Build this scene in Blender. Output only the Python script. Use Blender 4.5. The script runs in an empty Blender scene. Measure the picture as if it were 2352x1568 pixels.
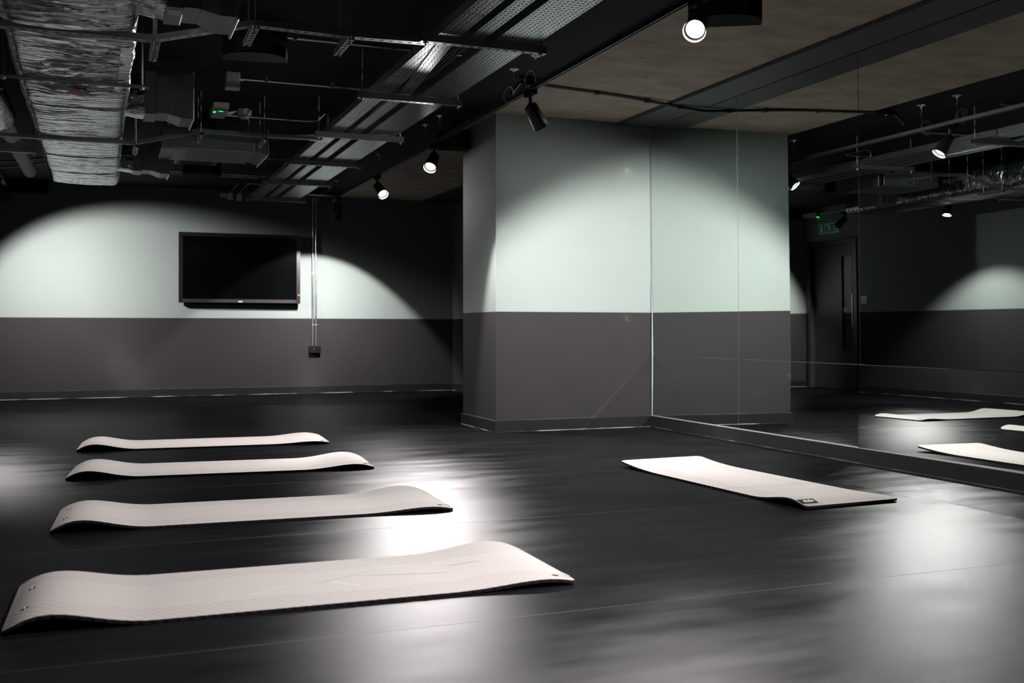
import bpy, bmesh, math, random
from mathutils import Vector, Matrix, noise
R = math.radians
PI = math.pi
S = bpy.context.scene
COL = S.collection
random.seed(7)

# ------------------------------------------------------------------ camera, world, exposure
cam_d = bpy.data.cameras.new('camera')
cam_d.sensor_width = 36.0
cam_d.lens = 2400.0 / 2352.0 * 36.0
cam_d.shift_y = -27.0 / 2352.0
cam_d.clip_start = 0.05
cam_d.clip_end = 60
cam_d.dof.use_dof = True
cam_d.dof.focus_distance = 6.2
cam_d.dof.aperture_fstop = 3.5
cam = bpy.data.objects.new('camera', cam_d)
cam.location = (0, 0, 0.86)
cam.rotation_euler = (R(90), 0, R(-21.5))
COL.objects.link(cam)
S.camera = cam

world = bpy.data.worlds.new('world')
world.use_nodes = True
world.node_tree.nodes['Background'].inputs[0].default_value = (0, 0, 0, 1)
world.node_tree.nodes['Background'].inputs[1].default_value = 0.0
S.world = world

S.view_settings.view_transform = 'Standard'
S.view_settings.look = 'None'
S.view_settings.gamma = 1.0
S.view_settings.use_curve_mapping = False
S.view_settings.exposure = 0.75
LAMP_W = 1240.0          # watts of every track spot
cy = S.cycles
cy.use_adaptive_sampling = False
cy.use_denoising = True
cy.caustics_reflective = True
cy.sample_clamp_indirect = 0.0
cy.sample_clamp_direct = 0.0
cy.blur_glossy = 0.0
cy.max_bounces = 7
cy.glossy_bounces = 5
cy.diffuse_bounces = 3
cy.use_guiding = True
cy.guiding_training_samples = 32

# ------------------------------------------------------------------ helpers
ORG = {}


class MB:
    """collects shapes in world coordinates, then links them as ONE mesh object"""

    def __init__(self):
        self.v, self.f, self.m, self.s = [], [], [], []

    def add(self, vs, fs, mi=0, smooth=False):
        o = len(self.v)
        self.v += [Vector(p) for p in vs]
        for f in fs:
            self.f.append([o + i for i in f])
            self.m.append(mi)
            self.s.append(smooth)
        return self

    def box(self, x0, x1, y0, y1, z0, z1, mi=0):
        vs = [(x, y, z) for z in (z0, z1) for y in (y0, y1) for x in (x0, x1)]
        return self.add(vs, [(0, 2, 3, 1), (4, 5, 7, 6), (0, 1, 5, 4), (2, 6, 7, 3), (0, 4, 6, 2), (1, 3, 7, 5)], mi)

    def bbox(self, x0, x1, y0, y1, z0, z1, b, mi=0):
        """box with chamfered edges"""
        bm = bmesh.new()
        bmesh.ops.create_cube(bm, size=1)
        for v in bm.verts:
            v.co = Vector(((x0 + x1) / 2 + v.co.x * (x1 - x0), (y0 + y1) / 2 + v.co.y * (y1 - y0), (z0 + z1) / 2 + v.co.z * (z1 - z0)))
        bmesh.ops.bevel(bm, geom=bm.edges[:], offset=b, segments=1, affect='EDGES', profile=0.5)
        bm.verts.index_update()
        self.add([v.co.copy() for v in bm.verts], [[v.index for v in f.verts] for f in bm.faces], mi)
        bm.free()
        return self

    def obox(self, c, ax, ay, az, mi=0):
        """oriented box: centre and three half vectors"""
        c, ax, ay, az = Vector(c), Vector(ax), Vector(ay), Vector(az)
        vs = [c + i * ax + j * ay + k * az for k in (-1, 1) for j in (-1, 1) for i in (-1, 1)]
        return self.add(vs, [(0, 2, 3, 1), (4, 5, 7, 6), (0, 1, 5, 4), (2, 6, 7, 3), (0, 4, 6, 2), (1, 3, 7, 5)], mi)

    def lathe(self, p, axis, prof, n=24, mi=0, smooth=True, cap0=True, cap1=True):
        """profile [(distance along axis, radius)] round axis from p"""
        p, a = Vector(p), Vector(axis).normalized()
        u = a.orthogonal().normalized()
        w = a.cross(u)
        vs, fs = [], []
        for d, r in prof:
            for k in range(n):
                t = 2 * PI * k / n
                vs.append(p + a * d + (u * math.cos(t) + w * math.sin(t)) * r)
        for i in range(len(prof) - 1):
            for k in range(n):
                k2 = (k + 1) % n
                fs.append((i * n + k, i * n + k2, (i + 1) * n + k2, (i + 1) * n + k))
        self.add(vs, fs, mi, smooth)
        if cap0:
            self.add(vs[:n], [tuple(range(n - 1, -1, -1))], mi)
        if cap1:
            self.add(vs[-n:], [tuple(range(n))], mi)
        return self

    def cyl(self, p0, p1, r0, r1=None, n=16, mi=0):
        p0, p1 = Vector(p0), Vector(p1)
        return self.lathe(p0, p1 - p0, [(0, r0), ((p1 - p0).length, r0 if r1 is None else r1)], n, mi)

    def tube(self, pts, r, n=8, mi=0, closed=False):
        pts = [Vector(p) for p in pts]
        N = len(pts)
        vs, fs = [], []
        up = None
        for i, p in enumerate(pts):
            a = pts[(i + 1) % N] if (closed or i < N - 1) else p
            b = pts[i - 1] if (closed or i > 0) else p
            t = (a - b).normalized()
            if up is None:
                up = t.orthogonal().normalized()
            up = (up - t * up.dot(t))
            up = up.normalized() if up.length > 1e-6 else t.orthogonal().normalized()
            w = t.cross(up)
            rr = r[i] if isinstance(r, (list, tuple)) else r
            for k in range(n):
                q = 2 * PI * k / n
                vs.append(p + (up * math.cos(q) + w * math.sin(q)) * rr)
        for i in range(N if closed else N - 1):
            j = (i + 1) % N
            for k in range(n):
                k2 = (k + 1) % n
                fs.append((i * n + k, i * n + k2, j * n + k2, j * n + k))
        self.add(vs, fs, mi, True)
        if not closed:
            self.add(vs[:n], [tuple(range(n - 1, -1, -1))], mi)
            self.add(vs[-n:], [tuple(range(n))], mi)
        return self

    def prism(self, poly, d0, d1, fn, mi=0):
        """2-D polygon (counter-clockwise) swept between d0 and d1; fn(u, v, d) gives the 3-D point"""
        n = len(poly)
        vs = [fn(u, v, d0) for u, v in poly] + [fn(u, v, d1) for u, v in poly]
        fs = [tuple(range(n - 1, -1, -1)), tuple(range(n, 2 * n))]
        fs += [(i, (i + 1) % n, n + (i + 1) % n, n + i) for i in range(n)]
        return self.add(vs, fs, mi)

    def build(self, name, mats, parent=None, org=None, uv=None):
        if parent is not None:
            o0 = Vector(ORG[parent.name])
        else:
            o0 = Vector(org) if org is not None else Vector((0, 0, 0))
        me = bpy.data.meshes.new(name)
        me.from_pydata([tuple(p - o0) for p in self.v], [], self.f)
        for mt in (mats if isinstance(mats, (list, tuple)) else [mats]):
            me.materials.append(mt)
        me.polygons.foreach_set('material_index', self.m)
        me.polygons.foreach_set('use_smooth', self.s)
        if uv is not None:
            lay = me.uv_layers.new(name='UVMap')
            for lp in me.loops:
                lay.data[lp.index].uv = uv[lp.vertex_index]
        me.update()
        ob = bpy.data.objects.new(name, me)
        COL.objects.link(ob)
        ORG[ob.name] = o0
        if parent is not None:
            ob.parent = parent
        else:
            ob.location = o0
        return ob


def tag(o, label=None, cat=None, group=None, kind=None):
    for k, v in (('label', label), ('category', cat), ('group', group), ('kind', kind)):
        if v:
            o[k] = v
    return o


def thing(name, label, cat, loc, group=None):
    o = bpy.data.objects.new(name, None)
    o.empty_display_size = 0.05
    COL.objects.link(o)
    o.location = loc
    ORG[o.name] = Vector(loc)
    return tag(o, label, cat, group)


def struct(o, label=None):
    return tag(o, label, None, None, 'structure')


def arc(c, r, a0, a1, n, fn):
    return [fn(c[0] + r * math.cos(a0 + (a1 - a0) * i / n), c[1] + r * math.sin(a0 + (a1 - a0) * i / n)) for i in range(n + 1)]


# ------------------------------------------------------------------ materials
def mat(name, color, rough=0.5, metal=0.0, spec=0.5, emit=None, es=0.0, var=0.0, vscale=4.0, vstretch=(1, 1, 1), bump=0.0, bscale=60.0, bstretch=(1, 1, 1), rvar=0.0, bdist=0.01):
    m = bpy.data.materials.new(name)
    m.use_nodes = True
    nt = m.node_tree
    b = nt.nodes['Principled BSDF']
    b.inputs['Base Color'].default_value = (*color, 1)
    b.inputs['Roughness'].default_value = rough
    b.inputs['Metallic'].default_value = metal
    b.inputs['Specular IOR Level'].default_value = spec
    if emit:
        b.inputs['Emission Color'].default_value = (*emit, 1)
        b.inputs['Emission Strength'].default_value = es
    L = nt.links
    tc = nt.nodes.new('ShaderNodeTexCoord')

    def nz(scale, stretch, detail=4):
        mp = nt.nodes.new('ShaderNodeMapping')
        mp.inputs['Scale'].default_value = stretch
        L.new(tc.outputs['Object'], mp.inputs[0])
        n = nt.nodes.new('ShaderNodeTexNoise')
        n.inputs['Scale'].default_value = scale
        n.inputs['Detail'].default_value = detail
        L.new(mp.outputs[0], n.inputs['Vector'])
        return n
    if var > 0 or rvar > 0:
        n = nz(vscale, vstretch)
        if var > 0:
            mr = nt.nodes.new('ShaderNodeMapRange')
            mr.inputs['From Min'].default_value = 0.25
            mr.inputs['From Max'].default_value = 0.75
            mr.inputs['To Min'].default_value = 1 - var
            mr.inputs['To Max'].default_value = 1 + var
            L.new(n.outputs['Fac'], mr.inputs['Value'])
            mx = nt.nodes.new('ShaderNodeVectorMath')
            mx.operation = 'SCALE'
            mx.inputs[0].default_value = color
            L.new(mr.outputs[0], mx.inputs['Scale'])
            L.new(mx.outputs[0], b.inputs['Base Color'])
        if rvar > 0:
            mr = nt.nodes.new('ShaderNodeMapRange')
            mr.inputs['From Min'].default_value = 0.3
            mr.inputs['From Max'].default_value = 0.7
            mr.inputs['To Min'].default_value = rough - rvar
            mr.inputs['To Max'].default_value = rough + rvar
            L.new(n.outputs['Fac'], mr.inputs['Value'])
            L.new(mr.outputs[0], b.inputs['Roughness'])
    if bump > 0:
        n = nz(bscale, bstretch)
        bp = nt.nodes.new('ShaderNodeBump')
        bp.inputs['Strength'].default_value = bump
        bp.inputs['Distance'].default_value = bdist
        L.new(n.outputs['Fac'], bp.inputs['Height'])
        L.new(bp.outputs[0], b.inputs['Normal'])
    return m


M = {}
M['green'] = mat('wall_paint_sage', (0.131, 0.150, 0.1425), 0.8, spec=0.12, var=0.03, vscale=1.3, bump=0.15, bscale=160, bdist=0.002)
M['grey'] = mat('wall_paint_aubergine_grey', (0.0140, 0.0126, 0.0142), 0.75, spec=0.1, var=0.05, vscale=2, bump=0.15, bscale=160, bdist=0.002)
M['board'] = mat('baseboard_paint', (0.0055, 0.0055, 0.0066), 0.5, spec=0.15, var=0.1, vscale=6)
M['ledge'] = mat('ledge_paint', (0.005, 0.0048, 0.0056), 0.5, spec=0.15, var=0.1, vscale=6)
M['dust'] = mat('dusty_timber_edge', (0.065, 0.054, 0.05), 0.8, var=0.15, vscale=20)
M['black_ceiling'] = mat('black_ceiling_paint', (0.0065, 0.0065, 0.007), 0.8, spec=0.2, var=0.2, vscale=3)
M['dark_bulk'] = mat('charcoal_bulkhead_paint', (0.030, 0.031, 0.033), 0.6, var=0.08, vscale=4)
M['black'] = mat('black_metal', (0.008, 0.008, 0.009), 0.45)
M['blackp'] = mat('black_plastic', (0.0035, 0.0035, 0.004), 0.7, spec=0.05)
M['galv'] = mat('galvanised_steel', (0.42, 0.45, 0.46), 0.32, 1.0, var=0.06, vscale=25, rvar=0.03)
M['galvd'] = mat('dull_galvanised_steel', (0.26, 0.27, 0.275), 0.42, 0.9, var=0.05, vscale=12)
M['steel'] = mat('conduit_steel', (0.55, 0.56, 0.57), 0.28, 1.0, var=0.06, vscale=30)
M['foil'] = mat('foil_wrap', (0.50, 0.51, 0.52), 0.14, 1.0, var=0.15, vscale=3, vstretch=(0.5, 5, 0.5), bump=0.55, bscale=10, bstretch=(0.32, 3.0, 1), bdist=0.03)
M['white'] = mat('white_plastic', (0.40, 0.40, 0.375), 0.4)
M['pink'] = mat('pinkish_plate', (0.62, 0.50, 0.53), 0.5)
M['white2'] = mat('white_box_plastic', (0.85, 0.83, 0.76), 0.5)
M['cable_white'] = mat('pale_cable', (0.45, 0.44, 0.42), 0.5)
M['rim'] = mat('lamp_white_rim', (0.85, 0.85, 0.85), 0.4)
M['lens'] = mat('lamp_lens', (0.9, 0.9, 0.9), 0.2, emit=(1.0, 0.97, 0.95), es=8.0)
M['led_green'] = mat('green_led', (0.0, 0.2, 0.02), 0.3, emit=(0.01, 1.0, 0.10), es=2.5)
M['led_red'] = mat('red_led', (0.2, 0, 0), 0.3, emit=(1.0, 0.12, 0.08), es=3.0)
M['led_blue'] = mat('blue_led', (0, 0.05, 0.2), 0.3, emit=(0.25, 0.45, 1.0), es=1.2)
M['screen'] = mat('screen_glass', (0.0008, 0.0008, 0.001), 0.10, spec=0.2)
M['bezel'] = mat('bezel_plastic', (0.006, 0.0048, 0.0055), 0.35, spec=0.3)
M['bezel2'] = mat('bezel_strip', (0.018, 0.0145, 0.0165), 0.35, spec=0.3)
M['mirror'] = mat('mirror_silver', (0.80, 0.855, 0.825), 0.0, 1.0)
M['edge'] = mat('polished_glass_edge', (0.17, 0.21, 0.245), 0.25, 0.0, spec=0.5)
M['gap'] = mat('mirror_joint', (0.035, 0.038, 0.039), 0.3, spec=0.6)
M['clip'] = mat('chrome_clip', (0.85, 0.85, 0.85), 0.15, 1.0)
M['door'] = mat('door_paint', (0.018, 0.017, 0.020), 0.42, var=0.05)
M['handle'] = mat('satin_steel', (0.72, 0.70, 0.66), 0.3, 1.0)
M['sign_green'] = mat('sign_green', (0.0, 0.25, 0.14), 0.5)
M['sign_white'] = mat('sign_white', (0.85, 0.90, 0.86), 0.5)
M['corridor'] = mat('corridor_paint', (0.55, 0.55, 0.44), 0.6)
M['yellow'] = mat('yellow_print', (0.75, 0.45, 0.03), 0.5)
M['redp'] = mat('red_print', (0.55, 0.06, 0.03), 0.5)
M['flow_red'] = mat('flow_sticker_red', (0.35, 0.03, 0.03), 0.5)
M['flow_blue'] = mat('flow_sticker_blue', (0.02, 0.03, 0.20), 0.5)
M['tagb'] = mat('woven_label_black', (0.002, 0.002, 0.002), 0.9, spec=0.05)
M['tagw'] = mat('woven_label_white', (0.36, 0.35, 0.35), 0.8)
M['eye'] = mat('eyelet_dark', (0.005, 0.004, 0.005), 0.8, spec=0.05)
M['groove'] = mat('mat_groove', (0.09, 0.08, 0.08), 0.9)
M['weld'] = mat('floor_weld_rod', (0.011, 0.011, 0.0115), 0.5, spec=0.1, var=0.9, vscale=5, vstretch=(1.5, 20, 1))
M['ext'] = mat('rubber_hose_black', (0.008, 0.008, 0.008), 0.5)


def broken(name, color, scale, thr):
    """bead that is pale only in places"""
    m = mat(name, color, 0.5)
    nt = m.node_tree
    L = nt.links
    tc = nt.nodes.new('ShaderNodeTexCoord')
    n = nt.nodes.new('ShaderNodeTexNoise')
    n.inputs['Scale'].default_value = scale
    n.inputs['Detail'].default_value = 6
    L.new(tc.outputs['Object'], n.inputs['Vector'])
    r = nt.nodes.new('ShaderNodeValToRGB')
    r.color_ramp.elements[0].position = thr
    r.color_ramp.elements[0].color = (0.006, 0.006, 0.007, 1)
    r.color_ramp.elements[1].position = thr + 0.14
    r.color_ramp.elements[1].color = (*color, 1)
    L.new(n.outputs['Fac'], r.inputs[0])
    L.new(r.outputs[0], nt.nodes['Principled BSDF'].inputs['Base Color'])
    return m


M['sealant'] = broken('pale_sealant', (0.24, 0.225, 0.225), 3.0, 0.44)
M['sealant2'] = broken('pale_sealant_thin', (0.06, 0.055, 0.0575), 4.0, 0.50)


def concrete():
    m = mat('board_marked_concrete', (0.27, 0.215, 0.17), 0.75, spec=0.25, bump=0.4, bscale=14, bdist=0.006)
    nt = m.node_tree
    L = nt.links
    tc = nt.nodes.new('ShaderNodeTexCoord')
    mp = nt.nodes.new('ShaderNodeMapping')
    mp.inputs['Scale'].default_value = (1.0, 1.9, 1.0)
    L.new(tc.outputs['Object'], mp.inputs[0])
    n1 = nt.nodes.new('ShaderNodeTexNoise')
    n1.inputs['Scale'].default_value = 3.0
    n1.inputs['Detail'].default_value = 8
    L.new(mp.outputs[0], n1.inputs['Vector'])
    r1 = nt.nodes.new('ShaderNodeValToRGB')
    r1.color_ramp.elements[0].position = 0.3
    r1.color_ramp.elements[0].color = (0.29, 0.235, 0.19, 1)
    r1.color_ramp.elements[1].position = 0.72
    r1.color_ramp.elements[1].color = (0.44, 0.36, 0.295, 1)
    L.new(n1.outputs['Fac'], r1.inputs[0])
    n2 = nt.nodes.new('ShaderNodeTexNoise')
    n2.inputs['Scale'].default_value = 5.0
    n2.inputs['Detail'].default_value = 3
    L.new(mp.outputs[0], n2.inputs['Vector'])
    r2 = nt.nodes.new('ShaderNodeValToRGB')
    r2.color_ramp.elements[0].position = 0.27
    r2.color_ramp.elements[0].color = (0.25, 0.22, 0.2, 1)
    r2.color_ramp.elements[1].position = 0.33
    r2.color_ramp.elements[1].color = (1, 1, 1, 1)
    L.new(n2.outputs['Fac'], r2.inputs[0])
    mx = nt.nodes.new('ShaderNodeMix')
    mx.data_type = 'RGBA'
    mx.blend_type = 'MULTIPLY'
    mx.inputs[0].default_value = 1.0
    L.new(r1.outputs[0], mx.inputs[6])
    L.new(r2.outputs[0], mx.inputs[7])
    L.new(mx.outputs[2], nt.nodes['Principled BSDF'].inputs['Base Color'])
    return m


M['concrete'] = concrete()


def vinyl():
    m = mat('black_vinyl', (0.0105, 0.0105, 0.0115), 0.36, spec=0.30)
    nt = m.node_tree
    L = nt.links
    b = nt.nodes['Principled BSDF']
    tc = nt.nodes.new('ShaderNodeTexCoord')
    mp = nt.nodes.new('ShaderNodeMapping')
    mp.inputs['Scale'].default_value = (0.6, 2.2, 1)
    L.new(tc.outputs['Object'], mp.inputs[0])
    n = nt.nodes.new('ShaderNodeTexNoise')
    n.inputs['Scale'].default_value = 2.2
    n.inputs['Detail'].default_value = 7
    n.inputs['Roughness'].default_value = 0.62
    L.new(mp.outputs[0], n.inputs['Vector'])
    mr = nt.nodes.new('ShaderNodeMapRange')
    mr.inputs['From Min'].default_value = 0.3
    mr.inputs['From Max'].default_value = 0.7
    mr.inputs['To Min'].default_value = 0.37
    mr.inputs['To Max'].default_value = 0.43
    L.new(n.outputs['Fac'], mr.inputs['Value'])
    r = nt.nodes.new('ShaderNodeValToRGB')
    r.color_ramp.elements[0].position = 0.3
    r.color_ramp.elements[0].color = (0.0036, 0.0036, 0.0042, 1)
    r.color_ramp.elements[1].position = 0.75
    r.color_ramp.elements[1].color = (0.0075, 0.0075, 0.0086, 1)
    L.new(n.outputs['Fac'], r.inputs[0])
    n2 = nt.nodes.new('ShaderNodeTexNoise')
    n2.inputs['Scale'].default_value = 170
    n2.inputs['Detail'].default_value = 2
    L.new(tc.outputs['Object'], n2.inputs['Vector'])
    bp = nt.nodes.new('ShaderNodeBump')
    bp.inputs['Strength'].default_value = 0.10
    bp.inputs['Distance'].default_value = 0.002
    L.new(n2.outputs['Fac'], bp.inputs['Height'])
    df = nt.nodes.new('ShaderNodeBsdfDiffuse')
    L.new(r.outputs[0], df.inputs[0])
    gl = nt.nodes.new('ShaderNodeBsdfGlossy')
    gl.distribution = 'BECKMANN'
    gl.inputs['Color'].default_value = (0.165, 0.160, 0.1645, 1)
    L.new(mr.outputs[0], gl.inputs['Roughness'])
    L.new(bp.outputs[0], gl.inputs['Normal'])
    fr = nt.nodes.new('ShaderNodeFresnel')
    fr.inputs['IOR'].default_value = 1.38
    mx = nt.nodes.new('ShaderNodeMixShader')
    L.new(fr.outputs[0], mx.inputs[0])
    L.new(df.outputs[0], mx.inputs[1])
    L.new(gl.outputs[0], mx.inputs[2])
    nt.nodes.remove(b)
    L.new(mx.outputs[0], nt.nodes['Material Output'].inputs[0])
    return m


M['vinyl'] = vinyl()


def foam(name, color, side):
    """mat foam: raised oval cells along both long edges (UV in metres: u along, v across), sides use a separate shade-dark material"""
    m = mat(name, color, 0.85, spec=0.2)
    nt = m.node_tree
    L = nt.links
    b = nt.nodes['Principled BSDF']
    uv = nt.nodes.new('ShaderNodeUVMap')
    sp = nt.nodes.new('ShaderNodeSeparateXYZ')
    L.new(uv.outputs[0], sp.inputs[0])
    def math_(op, a, bb=None):
        n = nt.nodes.new('ShaderNodeMath')
        n.operation = op
        for i, q in enumerate((a, bb)):
            if q is None:
                continue
            if isinstance(q, (int, float)):
                n.inputs[i].default_value = q
            else:
                L.new(q, n.inputs[i])
        return n.outputs[0]
    off = math_('ABSOLUTE', math_('SUBTRACT', sp.outputs[1], 0.30))
    nn = nt.nodes.new('ShaderNodeTexNoise')
    nn.inputs['Scale'].default_value = 3.0
    L.new(uv.outputs[0], nn.inputs['Vector'])
    lim = math_('ADD', math_('MULTIPLY', nn.outputs['Fac'], 0.16), 0.075)
    mask = math_('GREATER_THAN', off, lim)
    row = math_('FLOOR', math_('DIVIDE', sp.outputs[1], 0.024))
    su = math_('SINE', math_('ADD', math_('MULTIPLY', sp.outputs[0], PI / 0.040), math_('MULTIPLY', row, PI / 2)))
    sv = math_('SINE', math_('MULTIPLY', sp.outputs[1], PI / 0.024))
    cell = math_('MULTIPLY', math_('MULTIPLY', su, su), math_('MULTIPLY', sv, sv))
    h = math_('MULTIPLY', math_('SUBTRACT', 1.0, cell), mask)
    wv = nt.nodes.new('ShaderNodeTexWave')
    wv.bands_direction = 'X'
    wv.inputs['Scale'].default_value = 55.0
    L.new(uv.outputs[0], wv.inputs['Vector'])
    hh = math_('ADD', math_('MULTIPLY', h, -1.0), math_('MULTIPLY', wv.outputs['Fac'], 0.05))
    bp = nt.nodes.new('ShaderNodeBump')
    bp.inputs['Strength'].default_value = 0.35
    bp.inputs['Distance'].default_value = 0.003
    L.new(hh, bp.inputs['Height'])
    L.new(bp.outputs[0], b.inputs['Normal'])
    mx = nt.nodes.new('ShaderNodeMix')
    mx.data_type = 'RGBA'
    mx.inputs[6].default_value = (*color, 1)
    mx.inputs[7].default_value = (*[c * 0.90 for c in color], 1)
    L.new(h, mx.inputs[0])
    L.new(mx.outputs[2], b.inputs['Base Color'])
    return m


M['foam'] = foam('mat_foam_taupe', (0.192, 0.174, 0.171), None)
M['foam_shade'] = mat('mat_foam_shade', (0.010, 0.008, 0.009), 0.9, spec=0.05)  # near-black: shadow on mat edges and underside is put into the colour


def glassm():
    m = bpy.data.materials.new('vision_glass')
    m.use_nodes = True
    nt = m.node_tree
    for n in list(nt.nodes):
        if n.type != 'OUTPUT_MATERIAL':
            nt.nodes.remove(n)
    out = [n for n in nt.nodes if n.type == 'OUTPUT_MATERIAL'][0]
    t = nt.nodes.new('ShaderNodeBsdfTransparent')
    t.inputs[0].default_value = (0.86, 0.90, 0.87, 1)
    g = nt.nodes.new('ShaderNodeBsdfGlossy')
    g.inputs['Roughness'].default_value = 0.02
    fr = nt.nodes.new('ShaderNodeFresnel')
    fr.inputs[0].default_value = 1.5
    mx = nt.nodes.new('ShaderNodeMixShader')
    nt.links.new(fr.outputs[0], mx.inputs[0])
    nt.links.new(t.outputs[0], mx.inputs[1])
    nt.links.new(g.outputs[0], mx.inputs[2])
    nt.links.new(mx.outputs[0], out.inputs[0])
    return m


M['glass'] = glassm()

# ------------------------------------------------------------------ setting
XL, XR, YB, YF = -1.64, 4.68, 14.19, -3.0     # left wall, right wall, back wall, front wall
ZC = 2.70                                     # black ceiling
PAINT = 1.012                                 # where the two wall colours meet
MX = 4.570                                    # mirror face
PX, PY0, PY1 = 3.085, 8.20, 9.05              # pillar

fl = MB().box(XL - 0.2, XR + 0.2, YF - 0.2, YB + 0.2, -0.20, -0.003).build('floor', M['vinyl'])
struct(fl)
seams = [2.905 + 1.512 * k for k in range(-3, 8)]
ys = [YF] + [s for s in seams if YF + 0.2 < s < YB - 0.2] + [YB]
for a, b in zip(ys[:-1], ys[1:]):
    MB().box(XL, XR, a + 0.0015, b - 0.0015, -0.003, 0.0).build('vinyl_sheet', M['vinyl'], fl)
for s in ys[1:-1]:
    MB().box(XL, XR, s - 0.0016, s + 0.0016, -0.003, 0.0004).build('weld_rod', M['weld'], fl)

ce = MB().box(XL - 0.2, XR + 0.2, YF - 0.2, YB + 0.2, ZC, ZC + 0.18).build('ceiling', M['black_ceiling'])
struct(ce)
# bare concrete soffit: shuttering panels
so = struct(MB().box(3.02, XR, YF, YB, 2.6835, ZC - 0.0005).build('soffit_slab', M['concrete']))
xs = [3.02, 3.85, 4.30]
yp = [YF, -1.5, 0.97, 3.40, 5.84, 7.55, 9.99, 12.4, YB]
for i in range(2):
    for a, b in zip(yp[:-1], yp[1:]):
        dz = random.uniform(-0.0015, 0.0015)
        MB().box(xs[i] + 0.0015, xs[i + 1] - 0.0015, a + 0.0015, b - 0.0015, 2.678 + dz, 2.684).build('soffit_panel', M['concrete'], so)
# charcoal band along the mirror wall
tr = MB().box(4.235, XR, YF, YB, 2.655, 2.681).build('trim_1', M['dark_bulk'])
struct(tr)
MB().box(4.222, 4.235, YF, YB, 2.660, 2.683).build('timber_edge', M['dust'], tr)
tr2 = MB().bbox(XL, -0.60, 14.10, YB, 2.54, ZC, 0.005).build('trim_2', M['black_ceiling'])
struct(tr2)


def wall(name, boxes):
    mb = MB()
    for x0, x1, y0, y1, z0, z1 in boxes:
        if z0 < PAINT < z1:
            mb.box(x0, x1, y0, y1, z0, PAINT, 1)
            mb.box(x0, x1, y0, y1, PAINT, z1, 0)
        else:
            mb.box(x0, x1, y0, y1, z0, z1, 1 if z1 <= PAINT else 0)
    return struct(mb.build(name, [M['green'], M['grey']]))


DY0, DY1, DZ = 12.98, 14.06, 2.125
wall('wall_back', [(XL - 0.2, XR + 0.2, YB, YB + 0.15, 0, ZC)])
wall('wall_front', [(XL - 0.2, XR + 0.2, YF - 0.15, YF, 0, ZC)])
wall('wall_right', [(XR, XR + 0.15, YF, YB, 0, ZC)])
wall('wall_left', [(XL - 0.15, XL, YF, DY0, 0, ZC), (XL - 0.15, XL, DY1, YB, 0, ZC), (XL - 0.15, XL, DY0, DY1, DZ, ZC)])
pil = wall('pillar', [(PX, XR, PY0, PY1, 0, 2.684)])


def board(name, x0, x1, y0, y1, h, side, bead=True):
    o = struct(MB().bbox(x0, x1, y0, y1, 0.0, h, 0.002).build(name, M['board']))
    if bead:
        bx = {'y-': (x0, x1, y0 - 0.004, y0 + 0.001), 'x-': (x0 - 0.004, x0 + 0.001, y0, y1), 'x+': (x1 - 0.001, x1 + 0.004, y0, y1), 'y+': (x0, x1, y1 - 0.001, y1 + 0.004)}[side]
        MB().box(*bx, 0, 0.0045).build('sealant_bead', M['sealant'], o)
        w = 0.004
        tx = {'y-': (x0, x1, y1 - w, y1), 'x-': (x1 - w, x1, y0, y1), 'x+': (x0, x0 + w, y0, y1), 'y+': (x0, x1, y0, y0 + w)}[side]
        MB().box(*tx, h, h + 0.002).build('sealant_bead', M['sealant2'], o)
    return o


board('baseboard_back', XL, XR - 0.018, YB - 0.018, YB, 0.097, 'y-')
board('baseboard_right', XR - 0.018, XR, PY1 + 0.018, YB, 0.097, 'x-')
board('baseboard_pillar_front', PX - 0.018, 4.54, PY0 - 0.018, PY0, 0.097, 'y-')
board('baseboard_pillar_side', PX - 0.018, PX, PY0, PY1, 0.097, 'x-')
board('baseboard_pillar_rear', PX - 0.018, XR - 0.018, PY1, PY1 + 0.018, 0.097, 'y+', False)
board('baseboard_left', XL, XL + 0.018, YF, DY0 - 0.06, 0.097, 'x+')
board('baseboard_front', XL + 0.018, 4.54, YF, YF + 0.018, 0.097, 'y+', False)
# ledge that the mirrors stand on
LX = 4.540
lg = MB().bbox(LX, XR, YF, PY0 - 0.018, 0.0, 0.098, 0.002).build('baseboard_mirror', M['ledge'])
struct(lg)
MB().box(LX + 0.003, MX + 0.004, YF, PY0 - 0.018, 0.098, 0.0995).build('lit_dusty_top', M['dust'], lg)  # dusty ledge top, its spotlit paleness painted into the colour
MB().box(LX - 0.004, LX + 0.001, YF, PY0 - 0.018, 0, 0.0045).build('sealant_bead', M['sealant2'], lg)

# door in the left wall, seen in the mirror
dr = MB().box(XL - 0.152, XL + 0.02, DY0 - 0.055, DY0 + 0.02, 0, DZ + 0.035).box(XL - 0.152, XL + 0.02, DY1 - 0.02, DY1 + 0.055, 0, DZ + 0.035).box(XL - 0.152, XL + 0.02, DY0 + 0.02, DY1 - 0.02, DZ - 0.03, DZ + 0.035)
door = struct(dr.build('door_1', M['door']))
a0, a1, v0, v1, vz0, vz1 = DY0 + 0.025, DY1 - 0.025, 13.10, 13.36, 0.42, 1.91
lf = MB()
xl0, xl1 = XL - 0.105, XL - 0.06
lf.box(xl0, xl1, a0, v0, 0.008, DZ - 0.035).box(xl0, xl1, v1, a1, 0.008, DZ - 0.035).box(xl0, xl1, v0, v1, 0.008, vz0).box(xl0, xl1, v0, v1, vz1, DZ - 0.035)
leaf = lf.build('door_leaf', M['door'], door)
bd = MB()
for y in (v0, v1):
    bd.box(xl1 - 0.006, xl1 + 0.012, y - 0.012, y + 0.012, vz0 - 0.012, vz1 + 0.012)
for z in (vz0, vz1):
    bd.box(xl1 - 0.006, xl1 + 0.012, v0, v1, z - 0.012, z + 0.012)
bd.build('glazing_bead', M['door'], leaf)
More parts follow.
